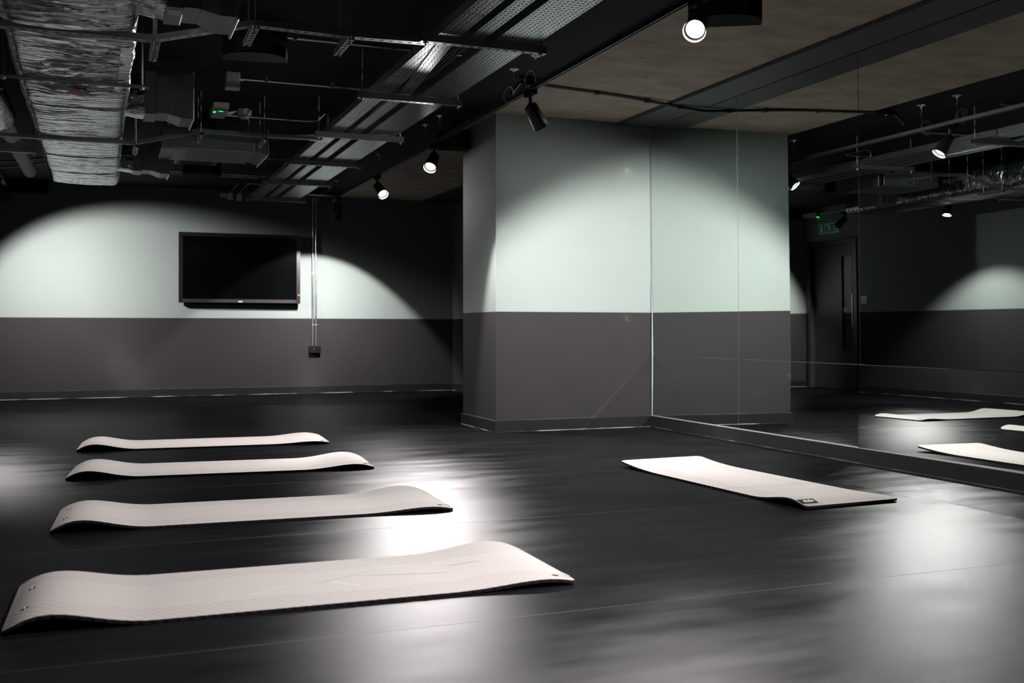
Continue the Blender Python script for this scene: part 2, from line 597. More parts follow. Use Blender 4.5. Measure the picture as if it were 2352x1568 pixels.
MB().box(xl1 - 0.020, xl1 - 0.012, v0, v1, vz0, vz1).build('vision_pane', M['glass'], leaf)
hb = MB().tube([(xl1 + 0.05, 13.055, 0.80), (xl1 + 0.05, 13.055, 1.31)], 0.011, 10)
for z in (0.88, 1.24):
    hb.cyl((xl1, 13.055, z), (xl1 + 0.05, 13.055, z), 0.008)
hb.build('pull_handle', M['handle'], leaf)
MB().cyl((xl1, 13.055, 0.70), (xl1 + 0.012, 13.055, 0.70), 0.018).build('lock_escutcheon', M['handle'], leaf)
MB().cyl((xl1, 13.06, 1.54), (xl1 + 0.012, 13.06, 1.54), 0.022).build('blue_indicator', M['led_blue'], leaf)
# lit corridor beyond the door
co = MB()
cx0, cx1, cy0, cy1 = -3.2, XL - 0.152, 12.2, YB + 0.6
co.box(cx0 - 0.1, cx0, cy0, cy1, 0, ZC).box(cx0, cx1, cy0 - 0.1, cy0, 0, ZC).box(cx0, cx1, cy1, cy1 + 0.1, 0, ZC).box(cx0, cx1, cy0, cy1, ZC, ZC + 0.1).box(cx0, cx1 - 0.0, cy0, cy1, -0.1, -0.004)
struct(co.build('wall_corridor', M['corridor']))
cl = thing('corridor_light', 'small round ceiling light in the corridor beyond the door glass', 'light', (-2.4, 13.2, 2.70))
MB().lathe((-2.4, 13.2, 2.70), (0, 0, -1), [(0, 0.11), (0.03, 0.11), (0.04, 0.09)], 24).build('housing', M['white'], cl)
MB().lathe((-2.4, 13.2, 2.659), (0, 0, -1), [(0, 0.085), (0.004, 0.08)], 24).build('diffuser', mat('corridor_lamp', (0.8, 0.8, 0.7), 0.4, emit=(1, 0.95, 0.8), es=5.0), cl)
st = thing('warning_sticker', 'small orange and yellow sticker on the door glass strip', 'sticker', (xl1 - 0.01, 13.30, 1.06))
MB().box(xl1 - 0.012, xl1 - 0.0108, 13.285, 13.345, 1.02, 1.09).build('yellow_field', M['yellow'], st)
MB().box(xl1 - 0.0108, xl1 - 0.010, 13.255, 13.30, 1.045, 1.085).build('red_field', M['redp'], st)

# ------------------------------------------------------------------ mirror panels
ORDER = ['beside the green pillar', 'one panel along from the pillar', 'two panels along from the pillar', 'three panels along from the pillar', 'four panels along from the pillar']
edges_y = [8.195, 6.84, 5.46, 4.08, 2.70, 1.32]
JZ = 0.635


def panel(y0, y1, z0, z1, tilt, yaw, label, top):
    yc = (y0 + y1) / 2
    t = thing('wall_mirror', label, 'mirror', (MX, yc, JZ), 'wall mirror panels')
    n = Vector((-math.cos(yaw) * math.cos(tilt), -math.sin(yaw) * math.cos(tilt), math.sin(tilt)))   # towards the room
    w = Vector((0, 0, 1)).cross(n).normalized()            # along the wall
    up = n.cross(w).normalized()
    if w.y > 0:
        w = -w
    c = Vector((MX, yc, JZ))

    def P(s, z, d):
        return c + w * s + up * ((z - JZ) / up.z) - n * d
    h = (y1 - y0) / 2
    a, b = -h + 0.001, h - 0.001
    ch = 0.0012
    mb = MB()
    f = [P(s, z, 0.0) for z in (z0 + ch, z1 - ch) for s in (a + ch, b - ch)]
    e = [P(s, z, ch) for z in (z0, z1) for s in (a, b)]
    k = [P(s, z, 0.006) for z in (z0, z1) for s in (a, b)]
    mb.add(f, [(0, 1, 3, 2)])
    mb.build('silvered_face', M['mirror'], t)
    g = MB().add(f + e + k, [(4, 5, 1, 0), (5, 7, 3, 1), (7, 6, 2, 3), (6, 4, 0, 2), (8, 9, 5, 4), (9, 11, 7, 5), (11, 10, 6, 7), (10, 8, 4, 6), (8, 10, 11, 9)])
    g.build('polished_edge', M['gap'], t)
    return t


for i in range(5):
    y1, y0 = edges_y[i], edges_y[i + 1]
    panel(y0, y1, JZ + 0.0005, 2.652, -0.0093, 0.0, 'tall upper mirror panel on the wall ' + ORDER[i], True)
    panel(y0, y1, 0.0997, JZ - 0.0005, (0.006, 0.006, 0.005, 0.005, 0.005)[i], (0, 0, R(1.2), 0, 0)[i], 'low lower mirror panel above the ledge ' + ORDER[i], False)
es = MB().box(MX - 0.006, MX - 0.0005, 8.188, 8.1955, 0.1, 2.65).build('corner_strip', M['edge'])
tag(es, 'thin bluish glass edge strip where the mirrors meet the pillar', 'strip')
for i, y in enumerate(edges_y[1:3]):
    k = MB().box(MX - 0.006, MX - 0.001, y - 0.03, y + 0.03, JZ - 0.004, JZ + 0.004).build('mirror_clip', M['clip'])
    tag(k, 'tiny chrome clip at the mirror joint ' + ('nearer the pillar', 'further from the pillar')[i], 'clip', 'mirror clips')

# ------------------------------------------------------------------ lighting tracks and spotlights
TX = 2.72
TZ0, TZ1 = 2.478, 2.512


def track(x, y0, y1, label, power_side=1):
    t = thing('lighting_track', label, 'track', (x, (y0 + y1) / 2, TZ0), 'lighting tracks')
    MB().box(x - 0.017, x + 0.017, y0, y1, TZ0 + 0.012, TZ1).box(x - 0.017, x - 0.006, y0, y1, TZ0, TZ0 + 0.012).box(x + 0.006, x + 0.017, y0, y1, TZ0, TZ0 + 0.012).build('rail', M['black'], t)
    MB().box(x - 0.018, x + 0.018, y1, y1 + 0.06, TZ0 - 0.004, TZ1 + 0.004).build('end_feed', M['blackp'], t)
    MB().box(x - 0.0175, x - 0.0168, y0, y1, TZ1 - 0.006, TZ1 - 0.002).build('track_highlight', M['steel'], t)  # thin bright strip imitating the highlight along the rail
    MB().box(x + 0.0168, x + 0.0178, y0, y1, TZ0 + 0.004, TZ1 - 0.003).build('lit_track_side', M['galv'], t)  # pale strip standing in for light on the mirror side of the rail
    return t


track(TX, -2.6, 13.12, 'long black lighting track hung beside the bare concrete soffit')
track(-1.0, 4.5, 12.95, 'long black lighting track hung near the door wall')


def spotlight(x, y, d, label, power=1.0, half=48, blend=0.18, expo=2.0):
    d = Vector(d).normalized()
    t = thing('track_spotlight', label, 'spotlight', (x, y, TZ0), 'track spotlights')
    MB().bbox(x - 0.02, x + 0.02, y - 0.075, y + 0.075, TZ0 - 0.030, TZ0 + 0.003, 0.003).build('adaptor', M['blackp'], t)
    MB().cyl((x, y, TZ0 - 0.03), (x, y, TZ0 - 0.085), 0.013).cyl((x - 0.016, y, TZ0 - 0.095), (x + 0.016, y, TZ0 - 0.095), 0.017).build('stem', M['black'], t)
    top = Vector((x, y, TZ0 - 0.10))
    p = top - d * 0.01
    body = MB().lathe(p, d, [(0.0, 0.034), (0.006, 0.044), (0.165, 0.056), (0.168, 0.0545), (0.142, 0.052)], 28, cap1=False).build('body', M['black'], t)
    MB().lathe(p, d, [(0.145, 0.0515), (0.160, 0.0530)], 28, cap0=False, cap1=False).build('inner_rim', M['black'], body)
    MB().lathe(p + d * 0.158, d, [(0.0, 0.0562), (0.014, 0.0572), (0.016, 0.0566)], 28, 0, cap0=False, cap1=False).lathe(p + d * 0.158, d, [(0.0, 0.0530), (0.016, 0.0562)], 28, 1, cap0=False, cap1=False).build('front_ring', [M['black'], M['rim']], body)
    MB().lathe(p + d * 0.149, d, [(0.0, 0.044), (0.003, 0.042)], 28).build('lens', M['lens'], body)
    ld = bpy.data.lights.new('spot_lamp', 'SPOT')
    ld.energy = LAMP_W * power
    ld.color = (1.0, 0.965, 0.94)
    ld.spot_size = R(half * 2)
    ld.spot_blend = blend
    ld.use_nodes = True
    ln = ld.node_tree
    em = ln.nodes['Emission']
    tcn = ln.nodes.new('ShaderNodeTexCoord')          # beam profile: brightest on the lamp's own axis
    sx = ln.nodes.new('ShaderNodeSeparateXYZ')
    ln.links.new(tcn.outputs['Normal'], sx.inputs[0])
    ab = ln.nodes.new('ShaderNodeMath')
    ab.operation = 'ABSOLUTE'
    ln.links.new(sx.outputs[2], ab.inputs[0])
    pw = ln.nodes.new('ShaderNodeMath')
    pw.operation = 'POWER'
    pw.inputs[1].default_value = expo
    ln.links.new(ab.outputs[0], pw.inputs[0])
    ln.links.new(pw.outputs[0], em.inputs['Strength'])
    ld.shadow_soft_size = 0.026
    lo = bpy.data.objects.new('spot_lamp', ld)
    COL.objects.link(lo)
    lo.parent = t
    lo.location = p + d * 0.153 - Vector(t.location)
    lo.rotation_euler = d.to_track_quat('-Z', 'Y').to_euler()
    return t


spotlight(TX, 4.41, (-0.54, -0.604, -0.59), 'lit black spotlight glaring towards the nearest mat, beside a black speaker', 0.62, 62, 0.3, 1.4)
spotlight(TX, 6.56, (0.57, 0.15, -0.81), 'black spotlight turned to the pillar and mirrors, next to hanging wire coils', 1.35, 66, 0.36, 1.3)
spotlight(TX, 8.76, (-0.42, -0.54, -0.73), 'lit black spotlight under the speaker by the pillar corner, aimed over the mats', 1.2, 54)
spotlight(TX, 10.78, (0.208, -0.727, -0.65), 'lit black spotlight on the track beyond the pillar, tilted towards the pillar side', 0.14)
spotlight(TX, 12.73, (-0.03, 0.52, -0.86), 'black spotlight at the end of the track, turned to the screen wall', 0.9, 45)
spotlight(-1.0, 12.40, (0.43, 0.59, -0.68), 'black spotlight by the door, turned to the back wall', 1.0, 50, 0.35)
spotlight(-1.0, 10.40, (0.27, -0.08, -0.96), 'lit black spotlight hanging nearly straight down near the door wall', 0.8, 63, 0.3)
spotlight(TX, 1.9, (-0.3, 0.2, -0.85), 'black spotlight on the track above the camera end of the room')
spotlight(-1.0, 5.6, (0.25, 0.1, -0.95), 'black spotlight on the door side track near the mats', 0.08)

# suspension plates and wires of the right track
n_pl = ['beside the coil of wire over the second spotlight', 'just behind the wire coil, over the second spotlight', 'over the third spotlight, nearer the camera', 'over the third spotlight, nearer the screen', 'over the fourth spotlight, past the pillar', 'over the last spotlight by the screen wall']
for i, y in enumerate([6.48, 6.87, 8.60, 9.02, 10.70, 12.80]):
    t = thing('suspension_wire', 'chrome ceiling plate with thin wire ' + n_pl[i], 'wire', (TX, y, ZC), 'track suspension wires')
    MB().lathe((TX, y, ZC), (0, 0, -1), [(0, 0.035), (0.004, 0.033), (0.008, 0.012), (0.02, 0.008)], 20).build('ceiling_plate', M['clip'], t)
    MB().tube([(TX, y, ZC - 0.02), (TX, y, TZ1)], 0.0012, 5).build('wire', M['galvd'], t)
    MB().tube([(TX, y, ZC - 0.02), (TX - 0.006, y - 0.004, ZC - 0.05), (TX + 0.01, y + 0.006, ZC - 0.075)], 0.002, 5).build('wire_tail', M['steel'], t)
    if i < 2:
        cn = Vector((TX - 0.035, y - 0.02, TZ1 + (0.02 if i == 0 else -0.005)))
        for q in range(3):
            rr = 0.052 - 0.005 * q
            MB().tube([cn + Vector((rr * math.cos(z * PI / 12) * 0.9, 0.015 * math.sin(z * PI / 6 + q) + 0.01 * q, rr * math.sin(z * PI / 12) * 1.2)) for z in range(24)], 0.0014, 5, closed=True).build('wire_coil', M['galvd'], t)

# ------------------------------------------------------------------ loudspeakers
def speaker(x, y, z, ang, label, hw=0.19):
    """half-round black cabinet under the ceiling; ang = direction its round front faces"""
    t = thing('loudspeaker', label, 'speaker', (x, y, z), 'ceiling loudspeakers')
    f = Vector((math.cos(ang), math.sin(ang), 0))
    s = Vector((-f.y, f.x, 0))
    c = Vector((x, y, z))
    poly = [(-hw, -0.09), (hw, -0.09), (hw, -0.02)] + [(hw * math.cos(q * PI / 10), -0.02 + 0.15 * math.sin(q * PI / 10)) for q in range(1, 10)] + [(-hw, -0.02)]
    MB().prism(poly, -0.08, 0.08, lambda u, v, d: c + s * u + f * v + Vector((0, 0, d))).build('cabinet', M['blackp'], t)
    po2 = [(u * 0.93, v * 0.93 + 0.012) for u, v in poly[2:]]
    MB().prism(po2, -0.072, 0.072, lambda u, v, d: c + s * u + f * v + Vector((0, 0, d))).build('grille', M['black'], t)
    MB().obox(c - f * 0.06 + Vector((0, 0, 0.10)), s * 0.03, f * 0.006, Vector((0, 0, 0.05))).obox(c - f * 0.05 + Vector((0, 0, 0.082)), s * 0.03, f * 0.05, Vector((0, 0, 0.003))).cyl(c - f * 0.06 + Vector((0, 0, 0.12)), (x - f.x * 0.06, y - f.y * 0.06, ZC - 0.017), 0.012).build('bracket', M['black'], t)
    MB().obox(c + f * 0.132 + Vector((0.0, 0, -0.02)), s * 0.006, f * 0.002, Vector((0, 0, 0.01))).build('badge', M['bezel2'], t)
    return t


speaker(2.925, 8.84, 2.545, R(-100), 'black half-round speaker under the soffit at the pillar corner', 0.14)
speaker(3.03, 4.66, 2.545, R(-120), 'black half-round speaker under the soffit beside the glaring spotlight')
speaker(0.85, 6.32, 2.55, R(-100), 'black speaker on the black ceiling between the duct and the cable trays')
speaker(0.98, 11.3, 2.55, R(-100), 'black speaker on the black ceiling by the back wall pipes')

# ------------------------------------------------------------------ cable trays along the room
def perforated(mb, x0, x1, y0, y1, z, px, py, long_axis='y'):
    """sheet with a real slot in every cell, slots turned alternately"""
    nx, ny = max(1, round((x1 - x0) / px)), max(1, round((y1 - y0) / py))
    dx, dy = (x1 - x0) / nx, (y1 - y0) / ny
    for i in range(nx):
        for j in range(ny):
            ax, ay = x0 + i * dx, y0 + j * dy
            cx, cyy = ax + dx / 2, ay + dy / 2
            if (i + j) % 2:
                hx, hy = dx * 0.38, dy * 0.13
            else:
                hx, hy = dx * 0.16, dy * 0.30
            vs = [(ax, ay, z), (ax + dx, ay, z), (ax + dx, ay + dy, z), (ax, ay + dy, z), (cx - hx, cyy - hy, z), (cx + hx, cyy - hy, z), (cx + hx, cyy + hy, z), (cx - hx, cyy + hy, z)]
            mb.add(vs, [(0, 4, 5, 1), (1, 5, 6, 2), (2, 6, 7, 3), (3, 7, 4, 0)])
    return mb


TRZ = 2.425
TY0, TY1 = 3.2, 12.80
tray_lab = ['narrow perforated cable tray, the one nearest the foil duct', 'narrow perforated cable tray in the middle of three', 'widest perforated cable tray, beside the black lighting track']
for (x0, x1), lab in zip([(1.670, 1.785), (1.838, 1.922), (1.985, 2.222)], tray_lab):
    t = thing('cable_tray', lab, 'cable tray', ((x0 + x1) / 2, 8.0, TRZ), 'cable trays along the room')
    runs = [(TY0, 5.285), (6.70, TY1)] if 1.8 < x0 < 1.95 else [(TY0, TY1)]
    for ya_, yb_ in runs:
        perforated(MB(), x0, x1, ya_, yb_, TRZ, 0.026, 0.034).build('perforated_base', M['galv'], t)
        for xx in (x0, x1):
            MB().box(xx - 0.001, xx + 0.001, ya_, yb_, TRZ, TRZ + 0.05).build('side_flange', M['galv'], t)
    if len(runs) > 1:
        jog = perforated(MB(), x0, x1, 5.36, 6.70, TRZ - 0.003, 0.026, 0.034)
        for p in jog.v:
            p.x -= 0.125 * min(1.0, max(0.0, (6.70 - p.y) / 1.25))
        jog.build('angled_base', M['galv'], t)
    if x0 < 1.8:
        for j in range(20):
            yj = TY0 + 0.3 + 0.46 * j
            MB().add([(x0 - 0.002, yj, TRZ - 0.001), (x0 - 0.002, yj + 0.006, TRZ - 0.001), (x1 + 0.002, yj + 0.022, TRZ - 0.001), (x1 + 0.002, yj + 0.016, TRZ - 0.001)], [(0, 1, 2, 3)]).add([(x0 - 0.002, yj, TRZ - 0.001), (x0 - 0.002, yj + 0.006, TRZ - 0.001), (x0 - 0.002, yj + 0.006, TRZ + 0.05), (x0 - 0.002, yj, TRZ + 0.05)], [(0, 1, 2, 3)]).build('cable_tie', M['black'], t)
    cb = MB()
    for q in range(3):
        xc = x0 + (x1 - x0) * (0.25 + 0.25 * q)
        cb.tube([(xc + 0.008 * math.sin(k * 1.7 + q), TY0 + (TY1 - TY0) * k / 24, TRZ + 0.014) for k in range(25)], 0.008, 6)
    cb.build('cable', M['ext'], t)
st_lab = ['first', 'second', 'third', 'fourth', 'fifth', 'sixth']
for i, y in enumerate([5.31, 6.75, 8.22, 9.67, 11.06, 12.55]):
    t = thing('strut_channel', 'galvanised strut under the three cable trays, ' + st_lab[i] + ' from the camera', 'strut', (1.93, y, TRZ - 0.04), 'struts under the cable trays')
    mb = MB()
    x0, x1 = 1.57, 2.29
    mb.box(x0, x1, y - 0.02, y - 0.0175, TRZ - 0.044, TRZ - 0.003).box(x0, x1, y + 0.0175, y + 0.02, TRZ - 0.044, TRZ - 0.003)
    k = 0
    xx = x0
    while xx < x1 - 0.02:
        mb.box(xx, min(xx + 0.022, x1), y - 0.0175, y + 0.0175, TRZ - 0.044, TRZ - 0.0415)
        mb.box(xx + 0.022, min(xx + 0.05, x1), y - 0.0175, y - 0.007, TRZ - 0.044, TRZ - 0.0415)
        mb.box(xx + 0.022, min(xx + 0.05, x1), y + 0.007, y + 0.0175, TRZ - 0.044, TRZ - 0.0415)
        xx += 0.05
    mb.build('channel', M['galvd'], t)
    for xr in (1.60, 2.262):
        MB().cyl((xr, y, TRZ - 0.065), (xr, y, ZC), 0.005, n=8).build('threaded_rod', M['galvd'], t)
        MB().lathe((xr, y, TRZ - 0.044), (0, 0, -1), [(0, 0.012), (0.009, 0.012)], 6, smooth=False).build('nut', M['steel'], t)

# ------------------------------------------------------------------ cable trays across the room (under the duct)
def cross_tray(y, zd, label, gusset=False):
    t = thing('cross_cable_tray', label, 'cable tray', (0.4, y, zd), 'cable trays across the room')
    pts = [(-0.92, zd), (0.24, zd), (0.72, zd + 0.125), (1.20, zd + 0.118), (1.665, zd + 0.128)]
    w = 0.026
    base = MB()
    fl1, fl2 = MB(), MB()
    for (xa, za), (xb, zb) in zip(pts[:-1], pts[1:]):
        n = max(1, round(math.hypot(xb - xa, zb - za) / 0.05))
        for i in range(n):
            f = lambda q: (xa + (xb - xa) * (i + q) / n, za + (zb - za) * (i + q) / n)
            g = lambda q, yy: (f(q)[0], yy, f(q)[1])
            vs = [g(0, y - w), g(1, y - w), g(1, y + w), g(0, y + w), g(.28, y - .007), g(.72, y - .007), g(.72, y + .007), g(.28, y + .007)]
            base.add(vs, [(0, 4, 5, 1), (1, 5, 6, 2), (2, 6, 7, 3), (3, 7, 4, 0)])
        for fm, yy in ((fl1, y - w), (fl2, y + w)):
            fm.add([(xa, yy - .001, za), (xb, yy - .001, zb), (xb, yy - .001, zb + .028), (xa, yy - .001, za + .028), (xa, yy + .001, za), (xb, yy + .001, zb), (xb, yy + .001, zb + .028), (xa, yy + .001, za + .028)],
                   [(0, 1, 2, 3), (4, 7, 6, 5), (3, 2, 6, 7), (0, 4, 5, 1)])
    base.build('perforated_base', M['galvd'], t)
    fl1.build('side_flange', M['galvd'], t)
    fl2.build('side_flange', M['galvd'], t)
    for xb, zb in ((0.25, zd), (0.72, zd + 0.125), (1.20, zd + 0.118)):
        c = MB()
        q = y - 0.08
        while q < y + 0.24:
            c.box(xb - 0.02, xb + 0.02, q, q + 0.024, zb - 0.032, zb - 0.0295)
            c.box(xb - 0.02, xb - 0.009, q + 0.024, q + 0.05, zb - 0.032, zb - 0.0295)
            c.box(xb + 0.009, xb + 0.02, q + 0.024, q + 0.05, zb - 0.032, zb - 0.0295)
            q += 0.05
        c.box(xb - 0.02, xb - 0.018, y - 0.08, q, zb - 0.032, zb - 0.003).box(xb + 0.018, xb + 0.02, y - 0.08, q, zb - 0.032, zb - 0.003)
        br = c.build('channel_bracket', M['galvd'], t)
        for yr in (y - 0.05, y + 0.20):
            MB().cyl((xb, yr, zb - 0.05), (xb, yr, ZC), 0.0045, n=8).build('threaded_rod', M['galvd'], br)
    if gusset:
        MB().prism([(1.42, y - 0.05), (1.76, y - 0.26), (1.76, y + 0.16), (1.60, y + 0.14)], TRZ - 0.02, TRZ - 0.018, lambda u, v, d: Vector((u, v, d))).build('tee_plate', M['galv'], t)
    return t


cross_tray(5.39, 2.266, 'slim perforated tray crossing under the foil duct, nearer the camera')
cross_tray(8.42, 2.262, 'slim perforated tray crossing under the foil duct, further back', True)

# ------------------------------------------------------------------ foil duct
DX0, DX1, DZ0, DZ1 = -0.445, 0.165, 2.285, 2.60
dt = thing('foil_duct', 'large foil wrapped ventilation duct under the black ceiling', 'duct', (-0.14, 7.0, DZ0))
per = []
NC = 14
rc = 0.055


def corner(cx, cz, a0):
    return [(cx + rc * math.cos(a0 + PI / 2 * k / 4), cz + rc * math.sin(a0 + PI / 2 * k / 4)) for k in range(5)]


bot = [(DX0 + rc + (DX1 - DX0 - 2 * rc) * k / 26, DZ0) for k in range(1, 26)]
rgt = [(DX1, DZ0 + rc + (DZ1 - DZ0 - 2 * rc) * k / 8) for k in range(1, 8)]
topp = [(DX1 - rc - (DX1 - DX0 - 2 * rc) * k / 6, DZ1) for k in range(1, 6)]
lft = [(DX0, DZ1 - rc - (DZ1 - DZ0 - 2 * rc) * k / 8) for k in range(1, 8)]
per = corner(DX0 + rc, DZ0 + rc, PI) + bot + corner(DX1 - rc, DZ0 + rc, 1.5 * PI) + rgt + corner(DX1 - rc, DZ1 - rc, 0) + topp + corner(DX0 + rc, DZ1 - rc, PI / 2) + lft
NP = len(per)
ny = 1000
y_a, y_b = 2.2, 10.95
cxm, czm = (DX0 + DX1) / 2, (DZ0 + DZ1) / 2
vs, fs = [], []
for j in range(ny + 1):
    y = y_a + (y_b - y_a) * j / ny
    pinch = sum(0.016 * math.exp(-((y - q) / 0.05) ** 2) for q in (5.39, 6.42, 8.42)) + sum(0.010 * math.exp(-((y - q) / 0.03) ** 2) for q in (3.9, 7.2, 9.25, 10.2))
    for x, z in per:
        ang = Vector((x - cxm, 0, z - czm))
        n1 = noise.noise(Vector((x * 2.2, y * 11.0, z * 3)))
        n2 = noise.noise(Vector((x * 1.6 + 9, y * 24.0 + 6.0 * noise.noise(Vector((x * 3, y * 1.7, 3))) + 1.5 * noise.noise(Vector((x * 9, y * 5, 8))), z * 6)))
        n3 = noise.noise(Vector((x * 3, y * 1.3, 7 + z * 3)))
        am = min(1.0, max(0.25, 0.75 + 1.3 * noise.noise(Vector((x * 1.6 + 4, y * 0.9, 5))))) * (1.0 if y < 7.2 else 0.55)
        n4 = noise.noise(Vector((x * 9, y * 17 + 3 * n3, z * 9)))
        d = 0.008 * n1 * am + 0.0085 * (1 - abs(n2)) ** 2 * am + 0.0022 * n4 * am + 0.011 * n3 - pinch
        nx_ = 0.0
        # outward direction of the rounded box
        qx = min(max(x, DX0 + rc), DX1 - rc)
        qz = min(max(z, DZ0 + rc), DZ1 - rc)
        nv = Vector((x - qx, 0, z - qz))
        nv = nv.normalized() if nv.length > 1e-5 else Vector((0, 0, -1))
        sag = -0.012 * (1 - ((x - cxm) / 0.3) ** 2) if z < DZ0 + 0.02 else 0.0
        vs.append((x + nv.x * d, y, z + nv.z * d + sag))
for j in range(ny):
    for k in range(NP):
        k2 = (k + 1) % NP
        fs.append((j * NP + k, j * NP + k2, (j + 1) * NP + k2, (j + 1) * NP + k))
mb = MB().add(vs, fs, 0, True)
mb.add(vs[-NP:], [tuple(range(NP))]).add(vs[:NP], [tuple(range(NP - 1, -1, -1))])
mb.build('foil_jacket', M['foil'], dt)
MB().prism([(-0.185, 6.58), (-0.117, 6.58), (-0.117, 6.70), (-0.150, 6.70)], DZ0 - 0.036, DZ0 - 0.0345, lambda u, v, d: Vector((u, v, d))).build('flow_sticker_red', M['flow_red'], dt)
MB().prism([(-0.117, 6.58), (-0.048, 6.58), (-0.085, 6.70), (-0.117, 6.70)], DZ0 - 0.036, DZ0 - 0.0345, lambda u, v, d: Vector((u, v, d))).build('flow_sticker_blue', M['flow_blue'], dt)
# taped seams
MB().box(0.095, 0.150, 5.6, 6.30, DZ0 - 0.010, DZ0 - 0.004).build('tape_patch', M['foil'], dt)


def spigot(y, s, label, plate=False):
    t = dt
    z0, z1 = 2.285, 2.285 + 0.28 * s
    n = 26
    v, f = [], []
    rings = 9
    for i in range(rings):
        q = i / (rings - 1)
        x = 0.14 + 0.13 * q
        hw = (0.13 + 0.015 * q) * s
        pp = []
        for k in range(n):
            a = 2 * PI * k / n
            cs, sn = math.cos(a), math.sin(a)
            ex = 0.4
            yy = y + hw * math.copysign(abs(cs) ** ex, cs)
            zz = (z0 + z1) / 2 + (z1 - z0) / 2 * math.copysign(abs(sn) ** ex, sn) * (0.90 + 0.10 * q)
            w = 0.010 * noise.noise(Vector((x * 8, yy * 22, zz * 22)))
            pp.append((x + w, yy + w, zz + w))
        v += pp
    for i in range(rings - 1):
        for k in range(n):
            f.append((i * n + k, i * n + (k + 1) % n, (i + 1) * n + (k + 1) % n, (i + 1) * n + k))
    t = MB().add(v, f, 0, True).build('duct_spigot', M['foil'], dt)
    h = 0.145 * s
    MB().bbox(0.27, 0.345, y - h, y + h, z0 - 0.004, z1, 0.003).build('collar', M['galvd'], t)
    MB().bbox(0.345, 0.42, y - h + 0.015, y + h - 0.015, z0 + 0.006, z1 - 0.02, 0.003).build('damper_box', M['galvd'], t)
    g = MB()
    a, b = 0.42, 0.50
    yy0, yy1 = y - h + 0.015, y + h - 0.015
    g.add([(a, yy0, z0 + .006), (a, yy1, z0 + .006), (a, yy1, z1 - .02), (a, yy0, z1 - .02), (b, yy0 - .03, z0 - .02), (b, yy1 + .03, z0 - .02), (b, yy1 + .03, z1), (b, yy0 - .03, z1)],
          [(0, 1, 5, 4), (1, 2, 6, 5), (2, 3, 7, 6), (3, 0, 4, 7), (0, 3, 2, 1)])
    g.box(b, b + 0.07, yy0 - .03, yy1 + .03, z0 - .02, z1)
    g.build('diffuser_box', M['galvd'], t)
    MB().bbox(b + 0.07, b + 0.08, yy0 - .05, yy1 + .05, z0 - .035, z1 + .012, 0.002).build('face_flange', M['galv'], t)
    if plate:
        MB().box(0.285, 0.335, y - h + 0.02, y - h + 0.10, z0 - 0.007, z0 - 0.0045).build('data_plate', M['white'], t)
    else:
        MB().box(0.283, 0.335, y - h - 0.0, y - h + 0.04, z0 - 0.0065, z0 - 0.0045).build('data_plate', M['white'], t)
    return t


spigot(4.98, 0.95, 'galvanised outlet box on the duct at the top edge of the picture', True)
spigot(7.42, 1.0, 'galvanised outlet box on the duct, halfway along it')
spigot(10.05, 0.95, 'galvanised outlet box at the back end of the duct')
# hanger of the duct
hg = thing('duct_hanger', 'thin steel hanger rails under the foil duct with rods', 'hanger', (-0.14, 6.42, 2.268))
MB().box(-0.55, 0.26, 6.395, 6.405, 2.262, 2.272).box(-0.55, 0.26, 6.435, 6.445, 2.262, 2.272).build('hanger_rail', M['galvd'], hg)
for xr in (-0.50, 0.225):
    MB().cyl((xr, 6.42, 2.25), (xr, 6.42, ZC), 0.005, n=8).build('threaded_rod', M['galvd'], hg)
    MB().lathe((xr, 6.42, 2.262), (0, 0, -1), [(0, 0.014), (0.012, 0.014)], 6, smooth=False).build('nut', M['steel'], hg)

# ------------------------------------------------------------------ flexible hose duct near the door wall
hs = thing('flexible_duct', 'pale ribbed flexible hose with foil sleeve near the door wall', 'duct', (-0.65, 9.4, 2.36))
pr = []
n = 340
for i in range(n + 1):
    pr.append((2.75 * i / n, 0.050 + 0.0075 * (0.0, 0.8, 1.0, 0.8)[i % 4]))
MB().lathe((-0.655, 8.2, 2.365), (0.03, 2.75, 0.0), pr, 20).build('ribbed_hose', mat('hose_white', (0.62, 0.63, 0.63), 0.5), hs)
v, f = [], []
n = 28
rings = 22
for i in range(rings):
    q = i / (rings - 1)
    y = 7.35 + 1.05 * q
    r = 0.105 * (1 - 0.35 * max(0, (q - 0.75) / 0.25) ** 2)
    for k in range(n):
        a = 2 * PI * k / n
        w = 1 + 0.13 * noise.noise(Vector((math.cos(a) * 2.2, y * 9, math.sin(a) * 2.2)))
        v.append((-0.68 + 0.02 * q + r * w * math.cos(a), y, 2.39 - 0.02 * q + r * w * math.sin(a)))
for i in range(rings - 1):
    for k in range(n):
        f.append((i * n + k, i * n + (k + 1) % n, (i + 1) * n + (k + 1) % n, (i + 1) * n + k))
MB().add(v, f, 0, True).add(v[:n], [tuple(range(n))]).add(v[-n:], [tuple(range(n - 1, -1, -1))]).build('foil_sleeve', M['foil'], hs)
sb = thing('strut_channel', 'short strut carrying the pale ribbed hose near the door wall', 'strut', (-0.65, 9.12, 2.27), 'hose struts')
MB().box(-0.98, -0.475, 9.10, 9.14, 2.262, 2.30).build('channel', M['galvd'], sb)
MB().box(-0.74, -0.56, 8.98, 9.28, 2.300, 2.306).build('saddle_plate', M['galv'], sb)
for xr in (-0.92, -0.495):
    MB().cyl((xr, 9.12, 2.24), (xr, 9.12, ZC), 0.005, n=8).build('threaded_rod', M['galvd'], sb)
